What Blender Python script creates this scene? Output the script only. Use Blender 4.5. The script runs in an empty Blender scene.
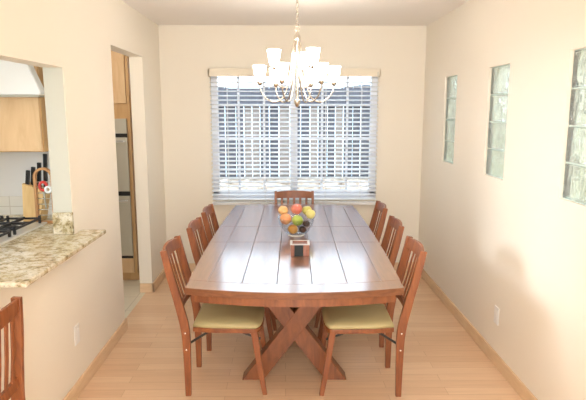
import bpy, bmesh, math, random
from mathutils import Vector, Matrix, Euler
random.seed(4)
R = math.radians
PI = math.pi
scene = bpy.context.scene
COL = scene.collection

# ------------------------------------------------------------------ materials
def mat(name, color=(.8,.8,.8), rough=.5, metal=0, **kw):
    m = bpy.data.materials.new(name); m.use_nodes = True
    b = m.node_tree.nodes['Principled BSDF']
    b.inputs['Base Color'].default_value = (*color, 1)
    b.inputs['Roughness'].default_value = rough
    b.inputs['Metallic'].default_value = metal
    for k, v in kw.items():
        b.inputs[k.replace('_', ' ')].default_value = v
    return m

def nodes(m):
    return m.node_tree.nodes, m.node_tree.links, m.node_tree.nodes['Principled BSDF']

def coords(m, kind='Object', scale=(1,1,1), rot=(0,0,0)):
    n, l, b = nodes(m)
    tc = n.new('ShaderNodeTexCoord'); mp = n.new('ShaderNodeMapping')
    mp.inputs['Scale'].default_value = scale; mp.inputs['Rotation'].default_value = rot
    l.new(tc.outputs[kind], mp.inputs['Vector'])
    return mp.outputs['Vector']

def ramp(m, fac, stops):
    n, l, b = nodes(m)
    r = n.new('ShaderNodeValToRGB')
    while len(r.color_ramp.elements) < len(stops): r.color_ramp.elements.new(.5)
    for e, (p, c) in zip(r.color_ramp.elements, stops):
        e.position = p; e.color = (*c, 1)
    l.new(fac, r.inputs['Fac'])
    return r.outputs['Color']

def noise(m, vec, scale, detail=4, rough=.55, dist=0):
    n, l, b = nodes(m)
    t = n.new('ShaderNodeTexNoise')
    t.inputs['Scale'].default_value = scale; t.inputs['Detail'].default_value = detail
    t.inputs['Roughness'].default_value = rough; t.inputs['Distortion'].default_value = dist
    l.new(vec, t.inputs['Vector'])
    return t.outputs['Fac']

def bump(m, h, strength=.1, dist=.01):
    n, l, b = nodes(m)
    t = n.new('ShaderNodeBump'); t.inputs['Strength'].default_value = strength; t.inputs['Distance'].default_value = dist
    l.new(h, t.inputs['Height']); l.new(t.outputs['Normal'], b.inputs['Normal'])

def wood(name, dark, light, scale=(1,1,1), rough=.35, freq=1, **kw):
    m = mat(name, light, rough, **kw)
    n, l, b = nodes(m)
    v = coords(m, 'Object', scale)
    f = noise(m, v, 6*freq, 6, .6, .8)
    c = ramp(m, f, [(.3, dark), (.7, light)])
    l.new(c, b.inputs['Base Color'])
    bump(m, f, .05, .003)
    return m

def paint(name, color, b_=.03):
    m = mat(name, color, .75)
    v = coords(m, 'Object')
    bump(m, noise(m, v, 90, 3), b_, .002)
    return m

M = {}
M['wall'] = paint('wall_paint', (.87,.81,.705))
M['ceiling'] = paint('ceiling_paint', (.88,.84,.80), .05)
M['kwall'] = paint('kitchen_wall_paint', (.84,.84,.83))
M['white'] = mat('white_plastic', (.86,.85,.82), .4)
M['white_frame'] = mat('white_vinyl_frame', (.85,.88,.95), .35)
M['valance'] = mat('cream_valance', (.84,.76,.62), .5)
M['table'] = wood('table_wood', (.22,.085,.035), (.30,.12,.052), (6,.6,6), .3, Coat_Weight=1, Coat_Roughness=.16, Coat_IOR=2.9)
M['table_edge'] = wood('table_edge_wood', (.13,.045,.018), (.24,.09,.035), (2,2,8), .4)
M['table_leg'] = wood('trestle_wood', (.14,.042,.014), (.27,.09,.03), (4,4,1), .4, Coat_Weight=.15, Coat_Roughness=.25)
M['chair'] = wood('chair_wood', (.18,.05,.016), (.34,.11,.034), (5,5,.9), .4, Coat_Weight=.2, Coat_Roughness=.25)
M['cushion'] = mat('olive_vinyl', (.50,.42,.21), .5)
bump(M['cushion'], noise(M['cushion'], coords(M['cushion']), 160, 2), .08, .001)
M['black'] = mat('black_metal', (.012,.012,.012), .35)
M['iron'] = mat('cast_iron', (.02,.02,.022), .55)
M['steel'] = mat('stainless_steel', (.62,.59,.50), .38, .7)
M['bolt'] = mat('bolt_metal', (.75,.74,.72), .25, 1)
M['nickel'] = mat('satin_nickel', (.55,.50,.43), .25, 1)
M['maple'] = wood('maple_cabinet', (.68,.45,.24), (.78,.55,.32), (3,3,.6), .4)
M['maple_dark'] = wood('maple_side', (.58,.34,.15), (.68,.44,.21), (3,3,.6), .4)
M['block'] = wood('knife_block_wood', (.66,.43,.18), (.80,.58,.28), (4,4,1), .4)
M['board'] = wood('arched_rack_wood', (.42,.2,.08), (.58,.32,.14), (4,4,1), .4)
M['red'] = mat('red_plastic', (.62,.06,.045), .35)
M['hood'] = mat('hood_enamel', (.86,.86,.84), .3)
M['base'] = wood('oak_baseboard', (.72,.50,.30), (.82,.61,.40), (1,1,6), .45)
M['boxwood'] = wood('reddish_box_wood', (.20,.06,.03), (.34,.12,.06), (4,4,1), .3)
M['darkglass'] = mat('dark_front', (.012,.015,.014), .55)
M['trunk'] = wood('stem_wood', (.12,.08,.05), (.25,.18,.12))

# floor: narrow oak boards running across the room
m = mat('oak_floor', (.7,.45,.25), .3, Coat_Weight=.15, Coat_Roughness=.25); M['floor'] = m
n, l, b = nodes(m); v = coords(m)
br = n.new('ShaderNodeTexBrick'); l.new(v, br.inputs['Vector'])
br.offset = .37; br.squash = 1
for k, x in (('Color1',(.84,.60,.40,1)),('Color2',(.74,.48,.29,1)),('Mortar',(.58,.36,.20,1)),('Scale',1),('Mortar Size',.0012),('Brick Width',.95),('Row Height',.083),('Bias',-.25)):
    br.inputs[k].default_value = x
g = noise(m, coords(m,'Object',(1.2,22,1)), 2.5, 6, .6, .5)
gc = ramp(m, g, [(.3,(.86,.84,.82)),(.7,(1,1,1))])
mx = n.new('ShaderNodeMix'); mx.data_type = 'RGBA'; mx.blend_type = 'MULTIPLY'; mx.inputs[0].default_value = .8
l.new(br.outputs['Color'], mx.inputs[6]); l.new(gc, mx.inputs[7]); l.new(mx.outputs[2], b.inputs['Base Color'])

m = mat('pale_tile_floor', (.8,.76,.66), .35); M['tile'] = m
n, l, b = nodes(m); v = coords(m)
br = n.new('ShaderNodeTexBrick'); l.new(v, br.inputs['Vector']); br.offset = 0
for k, x in (('Color1',(.80,.75,.62,1)),('Color2',(.76,.70,.58,1)),('Mortar',(.6,.55,.45,1)),('Scale',1),('Mortar Size',.004),('Brick Width',.33),('Row Height',.33)):
    br.inputs[k].default_value = x
l.new(br.outputs['Color'], b.inputs['Base Color'])

m = mat('white_wall_tile', (.85,.83,.76), .25); M['walltile'] = m
n, l, b = nodes(m); v = coords(m, 'Object', (1,1,1), (R(90),0,0))
br = n.new('ShaderNodeTexBrick'); l.new(v, br.inputs['Vector']); br.offset = 0
for k, x in (('Color1',(.86,.84,.78,1)),('Color2',(.82,.80,.74,1)),('Mortar',(.66,.62,.55,1)),('Scale',1),('Mortar Size',.003),('Brick Width',.11),('Row Height',.11)):
    br.inputs[k].default_value = x
l.new(br.outputs['Color'], b.inputs['Base Color'])

# granite
m = mat('speckled_granite', (.6,.5,.35), .18); M['granite'] = m
n, l, b = nodes(m); v = coords(m)
f1 = noise(m, v, 24, 5, .72, .3)
c1 = ramp(m, f1, [(.30,(.16,.12,.06)),(.43,(.46,.38,.22)),(.53,(.72,.66,.52)),(.68,(.86,.83,.75))])
f2 = noise(m, v, 75, 3, .6)
c2 = ramp(m, f2, [(.30,(.10,.07,.04)),(.42,(1,1,1))])
f3 = noise(m, v, 5, 2)
c3 = ramp(m, f3, [(.35,(.80,.76,.62)),(.65,(1,1,1))])
mx = n.new('ShaderNodeMix'); mx.data_type='RGBA'; mx.blend_type='MULTIPLY'; mx.inputs[0].default_value=.8
l.new(c1, mx.inputs[6]); l.new(c2, mx.inputs[7])
mx2 = n.new('ShaderNodeMix'); mx2.data_type='RGBA'; mx2.blend_type='MULTIPLY'; mx2.inputs[0].default_value=1
l.new(mx.outputs[2], mx2.inputs[6]); l.new(c3, mx2.inputs[7]); l.new(mx2.outputs[2], b.inputs['Base Color'])

# blind slats: white, slightly translucent
m = bpy.data.materials.new('blind_slat_white'); m.use_nodes = True; M['slat'] = m
n, l, b = nodes(m)
b.inputs['Base Color'].default_value = (.93,.94,.96,1); b.inputs['Roughness'].default_value = .45
tr = n.new('ShaderNodeBsdfTranslucent'); tr.inputs['Color'].default_value = (.85,.88,.95,1)
ms = n.new('ShaderNodeMixShader'); ms.inputs[0].default_value = .2
l.new(b.outputs[0], ms.inputs[1]); l.new(tr.outputs[0], ms.inputs[2]); l.new(ms.outputs[0], n['Material Output'].inputs['Surface'])

def thin_glass(name, tint, refl=.3):
    m = bpy.data.materials.new(name); m.use_nodes = True
    n, l = m.node_tree.nodes, m.node_tree.links
    n.remove(n['Principled BSDF'])
    t = n.new('ShaderNodeBsdfTransparent'); t.inputs['Color'].default_value = (*tint, 1)
    g = n.new('ShaderNodeBsdfGlossy'); g.inputs['Roughness'].default_value = .02
    lw = n.new('ShaderNodeMath'); lw.operation = 'MULTIPLY'; f_ = n.new('ShaderNodeLayerWeight'); f_.inputs['Blend'].default_value = .25
    l.new(f_.outputs['Facing'], lw.inputs[0]); lw.inputs[1].default_value = refl
    s = n.new('ShaderNodeMixShader')
    l.new(lw.outputs[0], s.inputs[0]); l.new(t.outputs[0], s.inputs[1]); l.new(g.outputs[0], s.inputs[2])
    l.new(s.outputs[0], n['Material Output'].inputs['Surface'])
    return m
M['pane'] = thin_glass('window_glass', (.95,.98,1))
M['bowl'] = thin_glass('clear_bowl_glass', (.90,.92,.94))

# wavy glass block
m = mat('wavy_glass_block', (.88,.96,.90), .15, Transmission_Weight=.75, IOR=1.3); M['gblock'] = m
n, l, b = nodes(m); v = coords(m, 'Object', (1,5,2.2))
wv = noise(m, v, 3.2, 2, .5, 1.6)
bump(m, wv, .9, .05)
M['mortar'] = mat('pale_grout', (.66,.76,.70), .6)

def emit(name, color, s):
    m = mat(name, (.9,.88,.82), .4)
    b = m.node_tree.nodes['Principled BSDF']
    b.inputs['Emission Color'].default_value = (*color, 1); b.inputs['Emission Strength'].default_value = s
    return m
M['shade'] = emit('lit_frosted_glass_shade', (1,.95,.88), 17)

# fence boards with shade and sunlight put into the weathered grey and tan colours
M['fence_grey'] = wood('weathered_shaded_board', (.085,.082,.10), (.16,.155,.185), (8,8,1), .8)
M['fence_tan'] = wood('tan_board', (.28,.23,.21), (.38,.32,.29), (8,8,1), .8)
m = mat('dry_gravel', (.7,.62,.52), .9); M['gravel'] = m
n, l, b = nodes(m); v = coords(m)
l.new(ramp(m, noise(m, v, 9, 6, .75), [(.36,(.10,.07,.055)),(.5,(.36,.29,.23)),(.62,(.66,.60,.53))]), b.inputs['Base Color'])
M['leaf_pale'] = mat('pale_dry_leaf', (.55,.42,.34), .7)
M['leaf_green'] = mat('green_leaf', (.30,.42,.16), .7)
M['stucco'] = paint('neighbour_stucco', (.70,.66,.55), .2)

# ------------------------------------------------------------------ mesh helpers
class MB:
    def __init__(s): s.bm = bmesh.new(); s.smooth = []
    def box(s, x0, x1, y0, y1, z0, z1, mtx=None):
        vs = [s.bm.verts.new(Vector((x, y, z)) if mtx is None else mtx @ Vector((x, y, z)))
              for x in (x0, x1) for y in (y0, y1) for z in (z0, z1)]
        for f in ((0,1,3,2),(4,6,7,5),(0,4,5,1),(2,3,7,6),(0,2,6,4),(1,5,7,3)):
            s.bm.faces.new([vs[i] for i in f])
        return s
    def prism(s, poly, a, b, axis='z'):
        def P(p, t):
            return {'z': (p[0], p[1], t), 'y': (p[0], t, p[1]), 'x': (t, p[0], p[1])}[axis]
        lo = [s.bm.verts.new(P(p, a)) for p in poly]; hi = [s.bm.verts.new(P(p, b)) for p in poly]
        s.bm.faces.new(lo); s.bm.faces.new(hi[::-1])
        k = len(poly)
        for i in range(k): s.bm.faces.new((lo[i], hi[i], hi[(i+1) % k], lo[(i+1) % k]))
        return s
    def bar(s, p0, p1, w, d, side=(0,1,0)):
        # rectangular bar from p0 to p1: w across 'side', d across the other
        p0, p1 = Vector(p0), Vector(p1); ax = (p1-p0).normalized()
        sd = Vector(side); sd = (sd - ax*sd.dot(ax)).normalized(); o = ax.cross(sd)
        vs = []
        for p in (p0, p1):
            for a, b in ((-1,-1),(1,-1),(1,1),(-1,1)):
                vs.append(s.bm.verts.new(p + sd*a*w/2 + o*b*d/2))
        s.bm.faces.new(vs[0:4][::-1]); s.bm.faces.new(vs[4:8])
        for i in range(4): s.bm.faces.new((vs[i], vs[(i+1)%4], vs[4+(i+1)%4], vs[4+i]))
        return s
    def sweep(s, pts, w, d, side=(0,1,0)):
        side = Vector(side); rings = []; n = len(pts); pts = [Vector(p) for p in pts]
        ws = w if hasattr(w, '__len__') else [w]*n; ds = d if hasattr(d, '__len__') else [d]*n
        for i, p in enumerate(pts):
            t = (pts[min(i+1,n-1)] - pts[max(i-1,0)]).normalized()
            sd = (side - t*side.dot(t)).normalized(); o = t.cross(sd)
            rings.append([s.bm.verts.new(p + sd*a*ws[i]/2 + o*b*ds[i]/2) for a, b in ((-1,-1),(1,-1),(1,1),(-1,1))])
        for a, b in zip(rings, rings[1:]):
            for i in range(4): s.bm.faces.new((a[i], a[(i+1)%4], b[(i+1)%4], b[i]))
        s.bm.faces.new(rings[0][::-1]); s.bm.faces.new(rings[-1])
        return s
    def tube(s, pts, r, seg=10):
        pts = [Vector(p) for p in pts]; n = len(pts); rings = []
        rs = r if hasattr(r, '__len__') else [r]*n
        ref = Vector((.123,.456,.88)).normalized()
        for i, p in enumerate(pts):
            t = (pts[min(i+1,n-1)] - pts[max(i-1,0)]).normalized()
            a = t.cross(ref).normalized(); b = t.cross(a); ref = b.cross(t) if False else ref
            rings.append([s.bm.verts.new(p + (a*math.cos(k*2*PI/seg) + b*math.sin(k*2*PI/seg))*rs[i]) for k in range(seg)])
        fs = []
        for a, b in zip(rings, rings[1:]):
            for k in range(seg): fs.append(s.bm.faces.new((a[k], a[(k+1)%seg], b[(k+1)%seg], b[k])))
        for f in fs: f.smooth = True
        s.bm.faces.new(rings[0][::-1]); s.bm.faces.new(rings[-1])
        return s
    def lathe(s, prof, c=(0,0,0), seg=24, closed=False, rfun=None):
        c = Vector(c); rings = []
        for r, z in prof:
            if r < 1e-6: rings.append([s.bm.verts.new(c + Vector((0,0,z)))])
            else: rings.append([s.bm.verts.new(c + Vector((r*math.cos(k*2*PI/seg), r*math.sin(k*2*PI/seg), z))) for k in range(seg)])
        pairs = list(zip(rings, rings[1:]))
        if closed: pairs.append((rings[-1], rings[0]))
        for a, b in pairs:
            for k in range(seg):
                q = (k+1) % seg
                if len(a) == 1 and len(b) == 1: continue
                if len(a) == 1: f = s.bm.faces.new((a[0], b[q], b[k]))
                elif len(b) == 1: f = s.bm.faces.new((a[k], a[q], b[0]))
                else: f = s.bm.faces.new((a[k], a[q], b[q], b[k]))
                f.smooth = True
        return s
    def quad(s, *p):
        s.bm.faces.new([s.bm.verts.new(q) for q in p]); return s
    def build(s, name, m, parent=None, bevel=0, seg=2, smooth=False, **props):
        bmesh.ops.recalc_face_normals(s.bm, faces=s.bm.faces[:])
        if smooth:
            for f in s.bm.faces: f.smooth = True
        me = bpy.data.meshes.new(name); s.bm.to_mesh(me); s.bm.free()
        ms = m if isinstance(m, list) else [m]
        for x in ms: me.materials.append(x)
        o = bpy.data.objects.new(name, me); COL.objects.link(o)
        if parent: o.parent = parent
        if bevel:
            md = o.modifiers.new('bevel', 'BEVEL'); md.width = bevel; md.segments = seg; md.limit_method = 'ANGLE'; md.angle_limit = R(40)
            md.harden_normals = False
        for k, v in props.items(): o[k] = v
        return o

def struct(mb, name, m, parent=None, bevel=0):
    o = mb.build(name, m, parent, bevel)
    if not parent: o['kind'] = 'structure'
    return o
def thing(name, label, cat, loc=(0,0,0), rz=0, group=None):
    o = bpy.data.objects.new(name, None); COL.objects.link(o)
    o.empty_display_size = .1; o.location = loc; o.rotation_euler = (0,0,rz)
    o['label'] = label; o['category'] = cat
    if group: o['group'] = group
    return o
def tag(o, label, cat, group=None):
    o['label'] = label; o['category'] = cat
    if group: o['group'] = group
    return o
def copy_tree(o, parent=None):
    kids = [k for k in bpy.data.objects if k.parent == o]
    c = o.copy(); COL.objects.link(c)
    if parent: c.parent = parent
    for k in kids: copy_tree(k, c)
    return c
def spline(pts, n=8):
    P = [Vector(p) for p in pts]; P = [2*P[0]-P[1]] + P + [2*P[-1]-P[-2]]; out = []
    for i in range(1, len(P)-2):
        for k in range(n):
            t = k/n; a, b, c, d = P[i-1:i+3]
            out.append(.5*((2*b)+(c-a)*t+(2*a-5*b+4*c-d)*t*t+(3*b-a-3*c+d)*t**3))
    out.append(P[-2]); return out

# ------------------------------------------------------------------ room
XL, XR, YB, YF, ZC = -1.21, 1.37, 5.39, -2.6, 2.44
XLo, XRo = XL-.112, XR+.13
PT0, PT1, PTZ0, PTZ1 = 2.16, 3.05, .909, 1.865      # pass-through
DR0, DR1, DRZ = 3.895, 4.74, 2.085                  # doorway
KX, KY0, KY1 = -3.7, -.2, 3.65                     # kitchen extents

struct(MB().box(XL-.06, XRo, YF, YB+.1, -.1, 0), 'floor', M['floor'])
struct(MB().box(KX-.1, XL-.06, YF, 5.9, -.1, -.001), 'floor_kitchen', M['tile'])
struct(MB().box(KX-.1, XRo, YF-.1, 5.9, ZC, ZC+.1), 'ceiling', M['ceiling'])

w = MB()
w.box(XLo, XL, YF, PT0, 0, ZC); w.box(XLo, XL, PT0, PT1, 0, PTZ0); w.box(XLo, XL, PT0, PT1, PTZ1, ZC)
w.box(XLo, XL, PT1, DR0, 0, ZC); w.box(XLo, XL, DR0, DR1, DRZ, ZC); w.box(XLo, XL, DR1, YB, 0, ZC)
struct(w, 'wall_left', M['wall'])

# back wall with window opening
WX0, WX1, WZ0, WZ1 = -.725, .915, .76, 2.0
w = MB()
w.box(XLo, WX0, YB, YB+.14, 0, ZC); w.box(WX1, XRo, YB, YB+.14, 0, ZC)
w.box(WX0, WX1, YB, YB+.14, 0, WZ0); w.box(WX0, WX1, YB, YB+.14, WZ1, ZC)
struct(w, 'wall_back', M['wall'])

# right wall with three glass block openings
GB = [(4.37,4.69),(3.35,3.69),(2.30,2.65)]
GZ0, GZ1 = 1.20, 1.917
w = MB(); y = YF
for a, b_ in sorted(GB):
    w.box(XR, XRo, y, a, 0, ZC); w.box(XR, XRo, a, b_, 0, GZ0); w.box(XR, XRo, a, b_, GZ1, ZC); y = b_
w.box(XR, XRo, y, YB+.14, 0, ZC)
struct(w, 'wall_right', M['wall'])

# front wall far behind the camera, with an added opening that lets sky light in
w = MB(); w.box(XLo, -.9, YF-.12, YF, 0, ZC); w.box(1.1, XRo, YF-.12, YF, 0, ZC); w.box(-.9, 1.1, YF-.12, YF, 2.15, ZC)
w.box(-3.8, XLo, YF-.12, YF, 0, ZC)
struct(w, 'wall_front', M['wall'])

# kitchen walls
w = MB(); w.box(KX, XLo, KY1, KY1+.12, 0, ZC); struct(w, 'wall_kitchen', M['kwall'])
w = MB()
w.box(KX-.1, KX, YF, 1.5, 0, ZC); w.box(KX-.1, KX, 2.75, 5.8, 0, ZC)
w.box(KX-.1, KX, 1.5, 2.75, 0, 1.0); w.box(KX-.1, KX, 1.5, 2.75, 2.0, ZC)
struct(w, 'wall_kitchen_left', M['kwall'])
struct(MB().box(KX, XLo, 5.7, 5.8, 0, ZC), 'wall_pantry', M['kwall'])

# baseboards
BH, BT = .085, .014
struct(MB().box(XR-BT, XR, YF, YB, 0, BH), 'baseboard_right', M['base'], bevel=.003)
w = MB().box(XL, XL+BT, YF, DR0, 0, BH); w.box(XLo, XL+BT, DR0-.0, DR0+BT, 0, BH)
struct(w, 'baseboard_left', M['base'], bevel=.003)
w = MB().box(XL, XL+BT, DR1-BT, YB, 0, BH); w.box(XLo, XL+BT, DR1-BT, DR1, 0, BH)
struct(w, 'baseboard_corner', M['base'], bevel=.003)
struct(MB().box(XL+BT, XR-BT, YB-BT, YB, 0, BH), 'baseboard_back', M['base'], bevel=.003)

# glass block windows
for i, (a, b_) in enumerate(GB):
    fr = MB()
    xg0, xg1 = XR+.012, XR+.085
    t = .006
    fr.box(xg0+.008, xg1-.008, a, b_, GZ0, GZ0+t); fr.box(xg0+.008, xg1-.008, a, b_, GZ1-t, GZ1)
    fr.box(xg0+.008, xg1-.008, a, a+t, GZ0, GZ1); fr.box(xg0+.008, xg1-.008, b_-t, b_, GZ0, GZ1)
    hh = (GZ1-GZ0)/4
    for k in range(1, 4): fr.box(xg0+.008, xg1-.008, a, b_, GZ0+k*hh-t*.6, GZ0+k*hh+t*.6)
    o = fr.build('window_%d' % (i+2), M['mortar']); o['kind'] = 'structure'
    for k in range(4):
        MB().box(xg0, xg1, a+t, b_-t, GZ0+k*hh+t*.6, GZ0+(k+1)*hh-t*.6).build('glass_block', M['gblock'], o, bevel=.008)

# back window: vinyl slider with grids
fy0, fy1 = YB+.035, YB+.10
f = MB(); fw = .062
f.box(WX0, WX0+fw, fy0, fy1, WZ0, WZ1); f.box(WX1-fw, WX1, fy0, fy1, WZ0, WZ1)
f.box(WX0, WX1, fy0, fy1, WZ0, WZ0+fw); f.box(WX0, WX1, fy0, fy1, WZ1-.03, WZ1)
win = f.build('window_1', M['white_frame'], bevel=.003); win['kind'] = 'structure'
cx = .09
MB().box(cx-.035, cx+.035, fy0-.005, fy1-.01, WZ0+fw, WZ1-.03).build('mullion', M['white_frame'], win, bevel=.003)
g = MB()
zs = [1.045, 1.36, 1.688]
for a, b_, vx in ((WX0+fw, cx-.035, (-.461,-.208)), (cx+.035, WX1-fw, (.372,.623))):
    for z in zs: g.box(a, b_, YB+.06, YB+.075, z-.011, z+.011)
    for x in vx: g.box(x-.011, x+.011, YB+.061, YB+.074, WZ0+fw, WZ1-.03)
g.build('grid_bars', M['white_frame'], win)
MB().box(WX0+fw, cx-.035, YB+.078, YB+.081, WZ0+fw, WZ1-.03).build('pane', M['pane'], win)
MB().box(cx+.035, WX1-fw, YB+.078, YB+.081, WZ0+fw, WZ1-.03).build('pane', M['pane'], win)
struct(MB().box(WX0, WX1, YB+.0, YB+.035, WZ0-.001, WZ0+.018), 'trim_1', M['white_frame'])

# blind
bl = thing('window_blind', 'wide white horizontal slatted blind hanging over the back window', 'blind', (.0965, YB, .705))
bl.location.z = 0
bx0, bx1 = -.735+0, .92
hb = bl
def L(x): return x - bl.location.x
vy = YB-.09
MB().box(L(bx0), L(bx1), -.085, -.072, 1.957, 2.033).box(L(bx0), L(bx0)+.012, -.085, 0, 1.957, 2.033).box(L(bx1)-.012, L(bx1), -.085, 0, 1.957, 2.033).build('valance', M['valance'], bl, bevel=.003)
MB().box(L(bx0)+.016, L(bx1)-.016, -.066, -.012, 1.975, 2.02).build('headrail', M['white'], bl)
s = MB(); pitch = .0423; z = 1.945; tilt = R(14)
zc = []
while z > .76:
    zc.append(z); z -= pitch
for z in zc:
    # room-side edge a little lower, with a gentle crown
    pts = []
    for k in range(5):
        u = (k/4-.5)*.05; cr = .0025*(1-(2*k/4-1)**2)
        pts.append((-.040 + u*math.cos(tilt) - cr*math.sin(tilt), z + u*math.sin(tilt) + cr*math.cos(tilt)))
    top = [(a, b_+.0014) for a, b_ in pts]; poly = pts + top[::-1]
    s.prism(poly, L(bx0)+.008, L(bx1)-.008, 'x')
s.build('slats', M['slat'], bl)
MB().box(L(bx0)+.008, L(bx1)-.008, -.068, -.012, .703, .730).build('bottom_rail', M['slat'], bl, bevel=.003)
for x in (-.56, -.2, .09, .40, .75):
    for ya in (-.0665, -.0145): MB().box(L(x)-.0015, L(x)+.0015, ya, ya+.001, .73, 1.975).build('ladder_cord', M['white'], bl)
MB().box(L(bx1)-.03, L(bx1)-.018, -.0875, -.085, 1.963, 2.0).build('valance_clip', M['steel'], bl)

# outlets
def outlet(label, x, y, z, rz):
    t = thing('wall_outlet', label, 'outlet', (x, y, z), rz)
    MB().box(0, .006, -.036, .036, -.058, .058).build('cover_plate', M['white'], t, bevel=.003)
    MB().box(.004, .008, -.017, .017, -.034, .034).build('receptacle', M['white'], t, bevel=.002)
outlet('white outlet plate low on the left wall beneath the granite counter', XL, 2.975, .355, 0)
outlet('white outlet plate low on the right wall above the baseboard', XR, 3.31, .325, PI)

# ------------------------------------------------------------------ table
TC = Vector((.065, 3.775, 0)); TR = -.016
tb = thing('dining_table', 'long reddish brown wooden dining table with crossed trestle legs and plank top', 'table', TC, TR)
HL, BOW, TZ, TT = 1.19, .075, .76, .036
def hw(y): return .548 + .022*(1-(y/HL)**2)
def yend(x, s_): return s_*(HL + BOW*(1-(x/.548)**2))
G = .0009
def piece(mb, poly): mb.prism(poly, TZ-TT, TZ, 'z')
seams = (3.539-3.775, 4.033-3.775)
xs = [-.45,-.27,-.09,.09,.27,.45]
top = MB()
def brd(y0fun, y1fun, x0, x1, outer=0, n=8):
    lo = []; hi = []
    for k in range(n+1):
        x = x0+(x1-x0)*k/n
        lo.append((x, y0fun(x))); hi.append((x, y1fun(x)))
    return lo + hi[::-1]
def cst(v): return lambda x: v
for s_ in (-1, 1):
    # breadboard end
    pts = [(x, yend(x, s_)) for x in [(-.548+1.096*k/24) for k in range(25)]]
    inn = [(x, yend(x, s_)-s_*.13) for x in [(-.548+1.096*k/24) for k in range(25)]]
    # inner line reaches the side curve
    piece(top, pts + inn[::-1])
secs = [(lambda x: yend(x,-1)+.13+G, cst(seams[0]-G)), (cst(seams[0]+G), cst(seams[1]-G)), (cst(seams[1]+G), lambda x: yend(x,1)-.13-G)]
for y0f, y1f in secs:
    for a, b_ in zip(xs, xs[1:]):
        piece(top, brd(y0f, y1f, a+G, b_-G))
    for s_ in (-1, 1):
        ya, yb = y0f(s_*.5), y1f(s_*.5)
        side = []
        for k in range(9):
            y = y0f(s_*.548)+(y1f(s_*.548)-y0f(s_*.548))*k/8
            side.append((s_*hw(y), y))
        inner = [(s_*(.45+G), y1f(.45)), (s_*(.45+G), y0f(.45))]
        piece(top, side + inner)
tt = top.build('tabletop', [M['table'], M['table_edge']], tb, bevel=.002)
for p in tt.data.polygons:
    if abs(p.normal.z) < .5: p.material_index = 1
# under-board closing the grooves and curved apron
def outline(off, n=24):
    so = off + .03
    p = [(x*(1-so/.548), yend(x,-1)+off) for x in [(-.548+1.096*k/n) for k in range(n+1)]]
    r = [(hw(y)-so, y) for y in [(-HL+.1+(2*HL-.2)*k/10) for k in range(11)]]
    q = [(x*(1-so/.548), yend(x,1)-off) for x in [(.548-1.096*k/n) for k in range(n+1)]]
    l_ = [(-hw(y)+so, y) for y in [(HL-.1-(2*HL-.2)*k/10) for k in range(11)]]
    return p + r + q + l_
ap = MB()
o1, o2 = outline(.012), outline(.04)
k = len(o1)
z0, z1 = TZ-TT-.042, TZ-TT-.0005
vo0 = [ap.bm.verts.new((*p, z0)) for p in o1]; vo1 = [ap.bm.verts.new((*p, z1)) for p in o1]
vi0 = [ap.bm.verts.new((*p, z0)) for p in o2]; vi1 = [ap.bm.verts.new((*p, z1-.004)) for p in o2]
for i in range(k):
    j = (i+1) % k
    ap.bm.faces.new((vo0[i], vo0[j], vo1[j], vo1[i])); ap.bm.faces.new((vi0[j], vi0[i], vi1[i], vi1[j])); ap.bm.faces.new((vo0[j], vo0[i], vi0[i], vi0[j]))
ap.bm.faces.new(vo1)
ap.bm.faces.new(vi1[::-1])
ap.build('apron', M['table_leg'], tb)
# trestles
ty = (3.085-3.775+.055, 4.49-3.775)
for s_, y in zip((-1,1), ty):
    t = MB()
    W = .105
    zt = z0+.001
    # solid diagonal and the halved one passing through it
    def diag(mb, sg, ya, yb):
        # parallelogram in xz, cut flat at floor and top
        hx = .066
        xb, xt = -.255*sg, .255*sg
        mb.prism([(xb-hx,0),(xb+hx,0),(xt+hx,zt),(xt-hx,zt)], ya, yb, 'y')
    diag(t, 1, y-.05, y+.05)
    t.build('trestle_leg', M['table_leg'], tb, bevel=.004)
    t = MB(); diag(t, -1, y-.048, y+.052)
    t.build('trestle_leg', M['table_leg'], tb, bevel=.004)
    MB().box(-.33, .33, y-.045, y+.045, zt-.002, zt+.05).build('top_beam', M['table_leg'], tb)
MB().box(-.03, .03, ty[0], ty[1], .30, .39).build('stretcher', M['table_leg'], tb, bevel=.003)
lk = MB(); lk.box(-.035, .035, -1.05, -1.02, z0-.012, z0+.03); lk.tube([(-.012,-1.035,z0-.01),(-.012,-1.035,z0-.035),(.012,-1.035,z0-.035),(.012,-1.035,z0-.01)], .005)
lk.build('leaf_lock', M['black'], tb)

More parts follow.
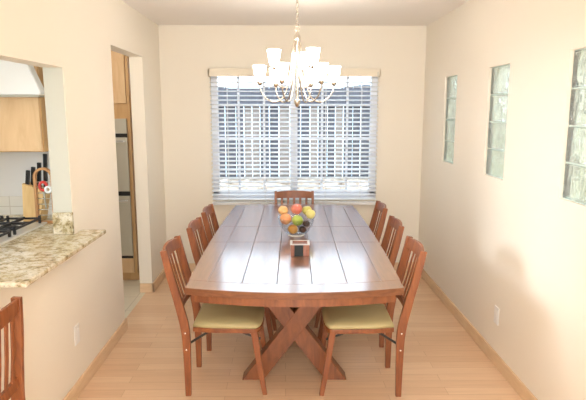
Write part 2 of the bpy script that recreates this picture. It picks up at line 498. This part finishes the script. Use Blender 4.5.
# ------------------------------------------------------------------ chairs
def make_chair():
    t = thing('dining_chair', 'x', 'chair')
    hwid = .178
    for s_ in (-1, 1):
        y = s_*hwid
        pts = spline([(-.222,y,0),(-.222,y,.22),(-.228,y,.40),(-.262,y,.56),(-.303,y,.72),(-.335,y,.865)], 4)
        n_ = len(pts)
        ds = [.026+.018*min(1, (i/(n_-1))/.42) if i/(n_-1) < .42 else .044-.012*((i/(n_-1))-.42)/.58 for i in range(n_)]
        lg = MB().sweep(pts, .024, [d+.006 for d in ds]).build('rear_leg', M['chair'], t, bevel=.003)
        for z, x in ((.385,-.228),(.285,-.224)):
            bo = MB()
            mtx = Matrix.Translation((x, y+s_*.012, z)) @ Matrix.Rotation(R(-90)*s_, 4, 'X')
            seg = 10; rings = []
            for r_, zz in [(0,.004),(.005,.003),(.007,0)]:
                rings.append([bo.bm.verts.new(mtx @ Vector((r_*math.cos(q*2*PI/seg), r_*math.sin(q*2*PI/seg), zz))) for q in range(seg)] if r_ else [bo.bm.verts.new(mtx @ Vector((0,0,zz)))])
            for q in range(seg):
                bo.bm.faces.new((rings[0][0], rings[1][q], rings[1][(q+1)%seg])); bo.bm.faces.new((rings[1][q], rings[2][q], rings[2][(q+1)%seg], rings[1][(q+1)%seg]))
            bo.build('bolt', M['bolt'], lg)
        yf = s_*.168
        MB().sweep([(.222,yf,0),(.196,yf,.15),(.160,yf,.40)], .024, [.026,.032,.038]).build('front_leg', M['chair'], t, bevel=.003)
        MB().bar((-.222,s_*.158,.305),(-.065,s_*.158,.405), .005, .013).build('folding_brace', M['black'], t)
        MB().bar((.198,s_*.150,.335),(.01,s_*.150,.405), .005, .013).build('folding_brace', M['black'], t)
    # back: curved top rail, curved lower rail, slats
    def railpts(z, zx, dip, n=12):
        out = []
        for k in range(n+1):
            u = -1+2*k/n
            out.append((zx - dip*(1-u*u), u*(hwid-.010), z))
        return out
    r = MB(); bot = railpts(.798, -.319, .022); tp = railpts(.858, -.334, .022)
    rows = []
    for k, (a, b_) in enumerate(zip(bot, tp)):
        u = -1+2*k/12; up = .010*(1-u*u)
        rows.append([r.bm.verts.new((a[0]-.009, a[1], a[2])), r.bm.verts.new((a[0]+.009, a[1], a[2])), r.bm.verts.new((b_[0]+.009, b_[1], b_[2]+up)), r.bm.verts.new((b_[0]-.009, b_[1], b_[2]+up))])
    for a, b_ in zip(rows, rows[1:]):
        for i in range(4): r.bm.faces.new((a[i], a[(i+1)%4], b_[(i+1)%4], b_[i]))
    r.bm.faces.new(rows[0][::-1]); r.bm.faces.new(rows[-1])
    r.build('top_rail', M['chair'], t, bevel=.003)
    r = MB().sweep(railpts(.515, -.252, .015), [.018]*13, [.04]*13, (1,0,0)); r.build('lower_rail', M['chair'], t, bevel=.003)
    for k in range(5):
        y = -.118+.059*k; u = y/hwid; d1 = .015*(1-u*u); d2 = .022*(1-u*u)
        MB().sweep([(-.252-d1,y,.52),(-.284-d1-.004,y,.65),(-.319-d2,y,.805)], .022, .008).build('back_slat', M['chair'], t, bevel=.002)
    # seat frame and cushion (tapered to the back, rounded at the front)
    def seat_outline(gr):
        p = []
        for k in range(13):
            a = -PI/2 + PI*k/12
            p.append((.165 + (.045+gr)*math.cos(a)**1.0*1.0, (.188+gr)*math.copysign(abs(math.sin(a))**.6, math.sin(a))))
        p += [(-.08,.180+gr),(-.19-gr,.160+gr),(-.19-gr,-.160-gr),(-.08,-.180-gr)]
        return p
    MB().prism(seat_outline(0), .382, .409).build('seat_frame', M['chair'], t, bevel=.004)
    c = MB(); rings = []
    for gr, z in ((-.004,.4095),(.0,.420),(-.006,.434),(-.03,.446),(-.09,.453)):
        rings.append([c.bm.verts.new((x*(1+gr/.2), y_*(1+gr/.19), z)) for x, y_ in seat_outline(0)])
    kk = len(rings[0])
    for a, b_ in zip(rings, rings[1:]):
        for i in range(kk): c.bm.faces.new((a[i], a[(i+1)%kk], b_[(i+1)%kk], b_[i]))
    c.bm.faces.new(rings[0][::-1]); c.bm.faces.new(rings[-1])
    c.build('seat_cushion', M['cushion'], t, smooth=True, label='olive green padded seat')
    return t
ch0 = make_chair()
def fold(c):
    # seat swung down and front legs laid against the rear legs
    piv = Matrix.Translation((-.20,0,.40)); 
    for o in [k for k in bpy.data.objects if k.parent == c]:
        nm = o.name.split('.')[0]
        if nm in ('seat_frame','seat_cushion'): o.matrix_basis = piv @ Matrix.Rotation(R(84), 4, 'Y') @ piv.inverted() @ o.matrix_basis
        if nm == 'front_leg': o.matrix_basis = Matrix.Translation((-.335,0,0)) @ o.matrix_basis
        if nm == 'folding_brace': o.matrix_basis = piv @ Matrix.Rotation(R(75), 4, 'Y') @ piv.inverted() @ o.matrix_basis if o.data.vertices[0].co.x > -.1 else Matrix.Translation((0,0,0)) @ piv @ Matrix.Rotation(R(50), 4, 'Y') @ piv.inverted() @ o.matrix_basis
spots = [
 (-.338, 3.095, TR, 'brown slat-back chair with olive seat on the left of the table, nearest the camera', 0),
 (-.300, 3.69, TR, 'brown slat-back chair in the middle of the left side of the table', 0),
 (-.288, 4.25, TR, 'brown slat-back chair on the left side of the table, closest to the window', 0),
 (.433, 3.075, PI+TR, 'brown slat-back chair with olive seat on the right of the table, nearest the camera', 0),
 (.452, 3.735, PI+TR, 'brown slat-back chair in the middle of the right side of the table', 0),
 (.468, 4.41, PI+TR, 'brown slat-back chair on the right side of the table, closest to the window', 0),
 (.088, 4.835, -PI/2, 'brown slat-back chair at the far end of the table, its back to the window', 0),
 (-1.270, 1.92, PI, 'brown slat-back chair leaning at the left wall beside the counter corner', 1)]
for i, (x, y, rz, lab, k) in enumerate(spots):
    c = ch0 if i == 0 else copy_tree(ch0)
    bpy.context.view_layer.update()
    c.location = (x, y, 0); c.rotation_euler = (0,0,rz); c['label'] = lab
    if not k: c['group'] = 'chairs around the dining table'
    else:
        fold(c); c.rotation_euler = (0, R(9.5), PI); c.location.z = -.018

# ------------------------------------------------------------------ bowl with fruit and small box
BX, BY = .078, 3.75
bw = thing('fruit_bowl', 'clear glass bowl of mixed fruit standing in the middle of the table', 'bowl', (BX, BY, TZ))
prof = [(0,.010),(.058,.012),(.085,.030),(.112,.070),(.130,.130),(.133,.130),(.1155,.068),(.088,.026),(.060,.0065),(.0,.0065)]
MB().lathe(prof, seg=40).build('glass', M['bowl'], bw)
MB().lathe([(.048,0),(.058,0),(.060,.007),(.050,.007)], seg=40, closed=True).build('foot', M['white'], bw)
def fruit_mat(name, c1, c2, rough=.35):
    m = mat(name, c1, rough); v = coords(m, 'Object', (1,1,1))
    n, l, b = nodes(m)
    l.new(ramp(m, noise(m, v, 14, 3), [(.35, c1), (.65, c2)]), b.inputs['Base Color']); return m
FR = [
 ('peach', (.0,.03,.176), .036, (.78,.40,.16), (.82,.55,.24), 'yellow-orange peach at the top left of the bowl'),
 ('peach', (-.074,-.036,.124), .041, (.80,.30,.14), (.80,.42,.18), 'pinkish orange peach at the left of the bowl'),
 ('apple', (.004,.028,.183), .041, (.70,.16,.12), (.78,.32,.22), 'red apple on top of the pile of fruit'),
 ('apple', (.078,.052,.168), .035, (.60,.58,.14), (.68,.62,.20), 'yellow-green apple at the back right of the pile of fruit'),
 ('pear', (.100,-.002,.150), .034, (.70,.66,.20), (.76,.70,.28), 'pale yellow pear at the right edge of the bowl'),
 ('apple', (.008,-.064,.118), .040, (.34,.46,.06), (.46,.56,.12), 'bright green apple at the front of the bowl'),
 ('orange', (-.024,-.035,.050), .036, (.80,.36,.06), (.84,.44,.10), 'orange fruit at the bottom of the bowl'),
 ('plum', (.070,-.053,.094), .026, (.05,.015,.012), (.10,.03,.02), 'dark plum in the bowl just right of the green apple'),
 ('plum', (.046,-.020,.046), .028, (.045,.014,.012), (.09,.03,.02), 'dark plum low in the bowl, below the other plum'),
]
FR[0] = ('peach', (-.092,.036,.170), .036, (.80,.44,.18), (.84,.60,.28), 'yellow-orange peach at the top left of the bowl')
for i, (kind, p, r, c1, c2, lab) in enumerate(FR):
    fm = fruit_mat('%s_skin_%d' % (kind, i), c1, c2)
    pr = []
    for k in range(15):
        a = -PI/2 + PI*k/14
        rr = math.cos(a)*r; zz = math.sin(a)*r*.94
        if kind != 'orange' and k > 11: zz -= r*.10*(k-11)/3*1.2
        if kind == 'pear' and a > .2: rr *= 1-.38*math.sin((a-.2)/1.37*PI/2); zz *= 1.25
        pr.append((max(rr, 0 if k in (0,14) else .0005), zz))
    o = MB().lathe([(0 if k in (0,14) else a, b_) for k, (a, b_) in enumerate(pr)], seg=24).build(kind, fm)
    o.location = Vector((BX, BY, TZ)) + Vector(p)
    o.rotation_euler = (random.uniform(-.3,.3), (1.2 if kind == 'pear' else random.uniform(-.3,.3)), random.uniform(0,6))
    if kind == 'pear': o.rotation_euler = (0, 1.1, 0)
    tag(o, lab, 'fruit', 'fruit heaped in the glass bowl')
    if kind in ('apple', 'pear'):
        MB().tube([(0,0,pr[-1][1]-.002),(.002,0,pr[-1][1]+.010)], .0015, 6).build('stem', M['trunk'], o)
bxo = thing('candle_box', 'small square reddish wood box with dark front on the table before the bowl', 'box', (.090, 3.225, TZ), TR)
q = MB(); a = .056; h = .072
q.box(-a,-a+.012,-a,a,0,h).box(a-.012,a,-a,a,0,h).box(-a+.012,a-.012,a-.012,a,0,h).box(-a+.012,a-.012,-a+.01,a-.012,0,.012).box(-a+.012,-a+.022,-a,-a+.012,0,h).box(a-.036,a-.012,-a,-a+.012,0,h)
q.build('case', M['boxwood'], bxo, bevel=.002)
MB().box(-a+.022,a-.036,-a+.003,-a+.009,.001,h-.002).build('front_panel', M['darkglass'], bxo)
q = MB(); e = .004
q.box(-a-e,a+e,-a-e,-a+.010,h,h+.003).box(-a-e,a+e,a-.010,a+e,h,h+.003).box(-a-e,-a+.010,-a+.010,a-.010,h,h+.003).box(a-.010,a+e,-a+.010,a-.010,h,h+.003)
q.build('rim', mat('pale_rim', (.55,.50,.46), .4), bxo, label='pale rim')
MB().box(-a+.013,a-.013,-a+.013,a-.013,.012,h-.006).build('filling', M['boxwood'], bxo)

# ------------------------------------------------------------------ chandelier
CX, CY = .083, 3.70
cd = thing('chandelier', 'satin nickel chandelier with nine lit white glass shades hanging over the table', 'chandelier', (CX, CY, 0))
MB().lathe([(0,1.655),(.008,1.657),(.016,1.672),(.022,1.69),(.020,1.705),(.010,1.715),(.010,1.74),(.014,1.75),(.009,1.77),(.007,1.95),(.009,2.08),(.020,2.095),(.022,2.115),(.012,2.135),(.006,2.15),(0,2.152)], seg=20).build('body', M['nickel'], cd)
MB().lathe([(0,2.405),(.05,2.405),(.062,2.43),(.062,2.4395),(0,2.4395)], seg=28).build('canopy', M['nickel'], cd)
# loop ring and chain links down from the canopy
ln = MB()
def ringpts(c, a, b_, rz, n_=16):
    return [Vector(c) + Vector((math.cos(rz)*a*math.cos(u), math.sin(rz)*a*math.cos(u), b_*math.sin(u))) for u in [2*PI*k/n_ for k in range(n_+1)]]
ln.tube(ringpts((0,0,2.168), .017, .017, 0), .003, 6)
zz = 2.199; k = 0
while zz < 2.40:
    ln.tube(ringpts((0,0,zz), .009, .0175, (k%2)*PI/2+.4), .0022, 6); zz += .029; k += 1
ln.build('chain', M['nickel'], cd)
def arm(ang, R_, zc_, low):
    ca, sa = math.cos(ang), math.sin(ang)
    if low: prof = [(.014,2.105),(.028,2.04),(.040,1.93),(.062,1.80),(.100,1.715),(.155,1.690),(.210,1.715),(R_-.006,1.765),(R_,zc_)]
    else: prof = [(.014,2.11),(.022,2.03),(.026,1.93),(.045,1.83),(.082,1.785),(.125,1.80),(R_-.006,1.85),(R_,zc_)]
    pts = spline([(r_*ca, r_*sa, z) for r_, z in prof], 5)
    am = MB().tube(pts, .0048, 8).build('arm', M['nickel'], cd)
    c = (R_*ca, R_*sa, zc_)
    MB().lathe([(0,-.004),(.010,-.002),(.016,.006),(.021,.022),(.019,.026),(0,.024)], c, 16).build('cup', M['nickel'], am)
    MB().lathe([(.016,.024),(.025,.028),(.032,.046),(.038,.080),(.043,.118),(.046,.126),(.043,.125),(.040,.117),(.035,.080),(.028,.048),(.021,.034),(.014,.028)], c, 24, closed=True).build('shade', M['shade'], am)
    return c
for k in range(6): arm(R(6+60*k), .250, 1.800, True)
for k in range(3): arm(R(70+120*k), .156, 1.902, False)

# ------------------------------------------------------------------ kitchen seen through the pass-through
q = MB()
q.prism([(-1.065,2.15),(-1.065,3.16),(XL+.0,3.16),(XL+.0,PT1-.001),(XLo,PT1-.001),(XLo,3.64),(-2.3,3.64),(-2.3,2.15)], .911, .935, 'z')
ct = q.build('countertop', M['granite'], bevel=.006)
tag(ct, 'speckled beige and brown granite countertop running through the opening in the left wall', 'countertop')
tag(MB().box(XLo+.001, XL, PT1-.022, PT1-.001, .9355, 1.06).build('granite_upstand', M['granite'], bevel=.002), 'short block of speckled granite standing on the counter against the opening side', 'backsplash')
struct(MB().box(XLo, XL-.006, PT1-.004, PT1, 1.06, PTZ1), 'jamb_panel', paint('grey_green_jamb', (.60,.60,.52)))  # thin grey-green panel over the far jamb face, darker than the wall
# base cabinet below the counter (kitchen side)
bc = thing('base_cabinet', 'maple base cabinet beneath the granite counter behind the left wall', 'cabinet', (-1.65, 2.9, 0))
MB().box(-.6,.305,-.79,.735,0,.9).build('body', M['maple'], bc)
struct(MB().box(-2.6, XLo, KY1-.008, KY1, .93, 1.06), 'trim_2', M['walltile'])

ck = thing('gas_cooktop', 'stainless gas cooktop with black iron grates set in the granite counter', 'cooktop', (-1.72, 2.96, .935))
MB().box(-.26,.235,-.40,.37,0,.012).build('tray', mat('bright_steel', (.75,.74,.70), .35, .4), ck, bevel=.003)
for gx, gy in ((-.12,-.2),(.11,-.2),(-.12,.17),(.11,.17)):
    MB().lathe([(0,.013),(.045,.013),(.045,.022),(.03,.028),(0,.028)], (gx,gy,0), 20).build('burner', M['iron'], ck)
for gx in (-.12,.11):
  for gy in (-.2,.17):
    g = MB(); w_, d_ = .105, .165; z0g, z1g = .036, .048
    g.box(gx-w_,gx-w_+.012,gy-d_,gy+d_,z0g,z1g).box(gx+w_-.012,gx+w_,gy-d_,gy+d_,z0g,z1g)
    g.box(gx-w_,gx+w_,gy-d_,gy-d_+.012,z0g,z1g).box(gx-w_,gx+w_,gy+d_-.012,gy+d_,z0g,z1g)
    g.box(gx-w_,gx+w_,gy-.006,gy+.006,z0g,z1g+.004).box(gx-.006,gx+.006,gy-d_,gy+d_,z0g,z1g+.004)
    for sx in (-1,1):
        for sy in (-1,1):
            px_, py_ = gx+sx*(w_-.008), gy+sy*(d_-.008)
            g.box(px_-.007,px_+.007,py_-.007,py_+.007,.012,z1g+.012)
    g.build('grate', M['iron'], ck, bevel=.002)

hd = thing('range_hood', 'white range hood with sloped end fixed to the maple cabinet', 'range hood', (-1.805, 3.269, 0))
MB().prism([(-.40,1.725),(.358,1.725),(.362,1.745),(.310,1.87),(.275,1.97),(-.40,1.97)], 0, .08, 'y').build('canopy', M['hood'], hd, bevel=.006)
MB().prism([(-.40,1.712),(.350,1.712),(.350,1.7245),(-.40,1.7245)], .004, .08, 'y').build('lower_edge', M['steel'], hd)

uc = thing('wall_cabinet', 'pale maple wall cabinet hanging behind the range hood', 'cabinet', (-2.0, 3.5, 0))
MB().box(-.6,.51,-.13,.145,1.38,2.435).build('body', M['maple_dark'], uc)
for a, b_ in ((-.595,-.05),(-.04,.505)):
    MB().box(a,b_,-.15,-.13,1.385,2.42).build('door', M['maple'], uc, bevel=.003)

# knife block and arched rack
kb = thing('knife_block', 'pale wooden knife block with black handled knives on the kitchen counter', 'knife block', (-1.590, 3.44, .9352))
MB().prism([(-.075,0),(.03,0),(.07,.20),(-.065,.245)], -.05, .06, 'y').build('block', M['block'], kb, bevel=.003)
for x, y, z0_, ln_ in ((-.045,-.02,.235,.09),(-.02,0,.225,.12),(.01,.02,.215,.155),(.045,.035,.205,.22)):
    MB().bar((x,y,z0_-.01),(x+.012,y,z0_+ln_), .016, .024).build('knife_handle', M['black'], kb, bevel=.003)
rk = thing('arched_rack', 'small arched wooden rack of kitchen tools beside the knife block', 'rack', (-1.500, 3.352, .9352))
def arch(w_, h_, n_=12): return [(-w_,0),(w_,0)] + [(w_*math.cos(PI*k/n_), h_-w_+w_*math.sin(PI*k/n_)) for k in range(n_+1)]
def frame_arch(mb, w_, h_, t_, ya, yb):
    A, B = arch(w_, h_), arch(w_-t_, h_-t_)
    B = [(x, max(z, t_)) for x, z in B]
    k_ = len(A); V = [[mb.bm.verts.new((p[0], y_, p[1])) for p in P_] for y_ in (ya, yb) for P_ in (A, B)]
    for i in range(k_):
        j = (i+1) % k_
        for p, q_ in ((0,1),(2,3),(0,2),(1,3)):
            mb.bm.faces.new((V[p][i], V[p][j], V[q_][j], V[q_][i]))
frm = MB(); frame_arch(frm, .060, .35, .014, -.012, .012); frm.build('frame', M['board'], rk)
wr = MB()
for k in range(7): wr.tube([(-.05,0,.05+.035*k),(.05,0,.05+.035*k)], .0028, 6)
wr.build('wire_shelf', M['steel'], rk)
tp_ = MB().tube(ringpts((-.012,-.022,.20), .022, .026, 0), .009, 8).build('red_scissors', M['red'])
tp_.location = rk.location + Vector((.012,.010,.035)); tag(tp_, 'red handled scissors hanging on the arched wooden rack', 'scissors')
MB().prism([(-.016,.165),(-.006,.165),(.0,.06),(-.006,.06)], -.026, -.018, 'y').build('blade', M['steel'], tp_)
rl = MB().lathe([(.010,-.008),(.024,-.008),(.024,.008),(.010,.008)], seg=20, closed=True).build('tape_roll', M['white'])
rl.location = (rk.location.x+.036, rk.location.y-.0205, rk.location.z+.215); rl.rotation_euler = (PI/2,0,0); tag(rl, 'small pale ring hanging right of the red scissors', 'ring')

# ------------------------------------------------------------------ wall oven cabinet through the doorway
oc = thing('oven_cabinet', 'tall maple cabinet housing a built in oven, seen through the doorway', 'cabinet', (-1.80, 5.05, 0))
o_ = MB(); o_.box(-.40,.375,.02,.62,.08,2.435); o_.box(-.38,.38,.06,.6,0,.08); o_.build('body', M['maple_dark'], oc)
MB().box(-.395,.345,0,.02,.09,.235).build('drawer', M['maple'], oc, bevel=.003)
MB().box(-.395,-.005,0,.02,1.70,2.42).build('door', M['maple'], oc, bevel=.003)
MB().box(.005,.345,0,.02,1.70,2.42).build('door', M['maple'], oc, bevel=.003)
MB().box(.352,.375,-.001,.02,.08,2.43).build('stile', M['maple_dark'], oc)
ov = thing('double_oven', 'stainless steel double wall oven with dark handles in the maple cabinet', 'oven', (-1.80, 5.05, 0))
MB().box(-.36,.34,-.012,.0195,.24,1.56).build('body', M['steel'], ov, bevel=.002)
MB().box(-.36,.345,-.022,-.0125,.265,.84).build('oven_door', M['steel'], ov, bevel=.003)
MB().box(-.36,.345,-.022,-.0125,.89,1.385).build('oven_door', M['steel'], ov, bevel=.003)
MB().box(-.36,.345,-.020,-.0125,.845,.885).build('gap_shadow_strip', M['black'], ov)
MB().box(-.36,.345,-.020,-.0125,1.39,1.425).build('gap_shadow_strip', M['black'], ov)  # black strip standing in for the shadow of the handle
MB().box(-.36,.345,-.020,-.0125,.24,.262).build('gap_shadow_strip', M['black'], ov)
for z in (.80, 1.355): MB().bar((-.33,-.045,z),(.32,-.045,z), .02,.02).bar((-.33,-.045,z),(-.33,-.02,z), .015,.015,(0,0,1)).bar((.32,-.045,z),(.32,-.02,z), .015,.015,(0,0,1)).build('handle', M['bolt'], ov)

# ------------------------------------------------------------------ outdoors
struct(MB().box(-12, 12, YB+.15, 14, -.15, -.05), 'ground', M['gravel'])
struct(MB().box(XRo+.001, 8, -4, YB+.14, -.15, -.05), 'ground_side', M['gravel'])
fn = thing('wooden_fence', 'weathered grey and tan board fence with scalloped top beyond the window', 'fence', (0, 7.5, -.05))
x = -3.2; k = 0; cols = {0:MB(), 1:MB()}
seq = [0,0,1,0,0,0,1,1,0,0,1,0,0,1]
while x < 3.4:
    w_ = random.choice((.11,.13,.15)); c = seq[k % len(seq)]
    ph = (x % 1.1)/1.1
    zt_ = 2.0 + .035*math.cos(ph*2*PI); zt2 = 2.0 + .035*math.cos(((x+w_) % 1.1)/1.1*2*PI)
    yo = random.choice((0,.02)) 
    cols[c].prism([(x,0),(x+w_-.008,0),(x+w_-.008,zt2),(x,zt_)], yo, yo+.02, 'y'); x += w_; k += 1
b0 = cols[0].build('grey_boards', M['fence_grey'], fn); b1 = cols[1].build('tan_boards', M['fence_tan'], fn)
MB().box(-3.2,3.4,-.035,-.002,1.74,1.985).build('top_band', M['fence_grey'], fn)
MB().box(-3.2,3.4,-.04,-.002,.35,.44).build('rail', M['fence_grey'], fn)
# shrubs in front of the fence
def shrub(x, y, r, h, m_, label, nl=520):
    t = thing('garden_shrub', label, 'shrub', (x, y, -.05), 0, 'low shrubs along the fence')
    s_ = MB()
    for k in range(5):
        a = k*1.3; s_.tube([(0,0,0),(r*.3*math.cos(a), r*.3*math.sin(a), h*.5),(r*.6*math.cos(a), r*.6*math.sin(a), h*.85)], [.012,.008,.004], 6)
    s_.build('stem', M['trunk'], t)
    f_ = MB()
    for k in range(nl):
        a = random.uniform(0,2*PI); e_ = math.acos(random.uniform(-.3,1)); rr = random.uniform(.6,1)
        c = Vector((r*rr*math.sin(e_)*math.cos(a), r*rr*math.sin(e_)*math.sin(a), h*.42 + h*.58*rr*math.cos(e_)))
        mt = Matrix.Translation(c) @ Euler((random.uniform(0,6),random.uniform(0,6),random.uniform(0,6))).to_matrix().to_4x4()
        sz = random.uniform(.02,.045)
        f_.quad(mt @ Vector((-sz,0,0)), mt @ Vector((0,-sz*.45,0)), mt @ Vector((sz,0,.004)), mt @ Vector((0,sz*.45,0)))
    f_.build('foliage', m_, t)
struct(MB().prism([(6.5,-.05),(7.44,-.05),(7.44,.72),(7.2,.68),(6.9,.50),(6.6,.15)], -3.2, 3.4, 'x'), 'ground_bank', M['gravel'])
for i in range(9):
    x = -1.75 + i*.42
    shrub(x + random.uniform(-.02,.02), 6.27 + random.uniform(-.02,.02), .19, random.uniform(.66,.82), M['leaf_pale'] if i != 2 else M['leaf_green'],
          ('pale dry shrub in front of the fence outside the window' if i != 2 else 'greener leafy shrub in front of the fence outside the window'))
# neighbour's wall and hedge seen blurred through the glass blocks
struct(MB().box(4.2, 4.4, -4, 9, -.1, 2.6), 'wall_neighbour', M['stucco'])
hg = MB()
for k in range(1500):
    c = Vector((random.uniform(2.5,3.1), random.uniform(.5,7.2), random.uniform(-.05,1.35)))
    mt = Matrix.Translation(c) @ Euler((random.uniform(0,6),random.uniform(0,6),random.uniform(0,6))).to_matrix().to_4x4()
    sz = random.uniform(.04,.09)
    hg.quad(mt @ Vector((-sz,0,0)), mt @ Vector((0,-sz*.5,0)), mt @ Vector((sz,0,0)), mt @ Vector((0,sz*.5,0)))
o = hg.build('hedge', M['leaf_green']); tag(o, 'green hedge outside, blurred behind the glass blocks of the right wall', 'hedge')

# ------------------------------------------------------------------ light
def area(name, loc, rot, sx, sy, power, color=(1,1,1)):
    d = bpy.data.lights.new(name, 'AREA'); d.shape = 'RECTANGLE'; d.size = sx; d.size_y = sy; d.energy = power; d.color = color
    o = bpy.data.objects.new(name, d); COL.objects.link(o); o.location = loc; o.rotation_euler = rot; return o
def point(name, loc, power, color, rad):
    d = bpy.data.lights.new(name, 'POINT'); d.energy = power; d.color = color; d.shadow_soft_size = rad
    o = bpy.data.objects.new(name, d); COL.objects.link(o); o.location = loc; return o
point('added_room_fill', (.2,-1.0,2.0), 92, (1,.96,.90), .35)  # added fill behind the camera, mainly to lift the ceiling; no fixture there
area('added_front_fill', (.1,YF+.02,1.1), (R(90),0,0), 1.9, 2.0, 22, (.95,.97,1))  # added fill in the front opening, standing in for daylight from behind
point('added_kitchen_fill', (-2.9,2.9,2.1), 13, (1,.94,.84), .2)  # added fill to brighten the kitchen, without a fixture
point('added_pantry_fill', (-2.1,4.4,2.1), 9.5, (1,.93,.82), .2)  # added fill to brighten the space beyond the doorway, source unseen
area('kitchen_window_daylight', (-7.0,1.9,2.05), (0,R(-90)+.13,0), 1.5, 2.0, 390, (.80,.90,1))
d = bpy.data.lights.new('sun', 'SUN'); d.energy = 4.5; d.color = (1,.95,.88); d.angle = R(1)
o = bpy.data.objects.new('sun', d); COL.objects.link(o)
v = Vector((-.6,.10,.9)); o.rotation_euler = v.to_track_quat('Z','Y').to_euler()

wd = bpy.data.worlds.new('sky'); scene.world = wd; wd.use_nodes = True
bg = wd.node_tree.nodes['Background']; bg.inputs['Color'].default_value = (.76,.90,1,1); bg.inputs['Strength'].default_value = 4.2

# ------------------------------------------------------------------ camera
F = 540.0
cam = bpy.data.cameras.new('camera'); cam.sensor_width = 36; cam.lens = 36*F/586; cam.clip_start = .05
co = bpy.data.objects.new('camera', cam); COL.objects.link(co)
co.location = (0,0,1.63); co.rotation_euler = (PI/2-math.atan(89/F), 0, -math.atan(8/F))
scene.camera = co
scene.view_settings.view_transform = 'Standard'; scene.view_settings.look = 'None'
scene.view_settings.gamma = 1; scene.view_settings.exposure = 0.17; scene.view_settings.use_curve_mapping = False
scene.cycles.use_denoising = True
scene.cycles.max_bounces = 10; scene.cycles.diffuse_bounces = 5; scene.cycles.transparent_max_bounces = 12
scene.cycles.sample_clamp_indirect = 6
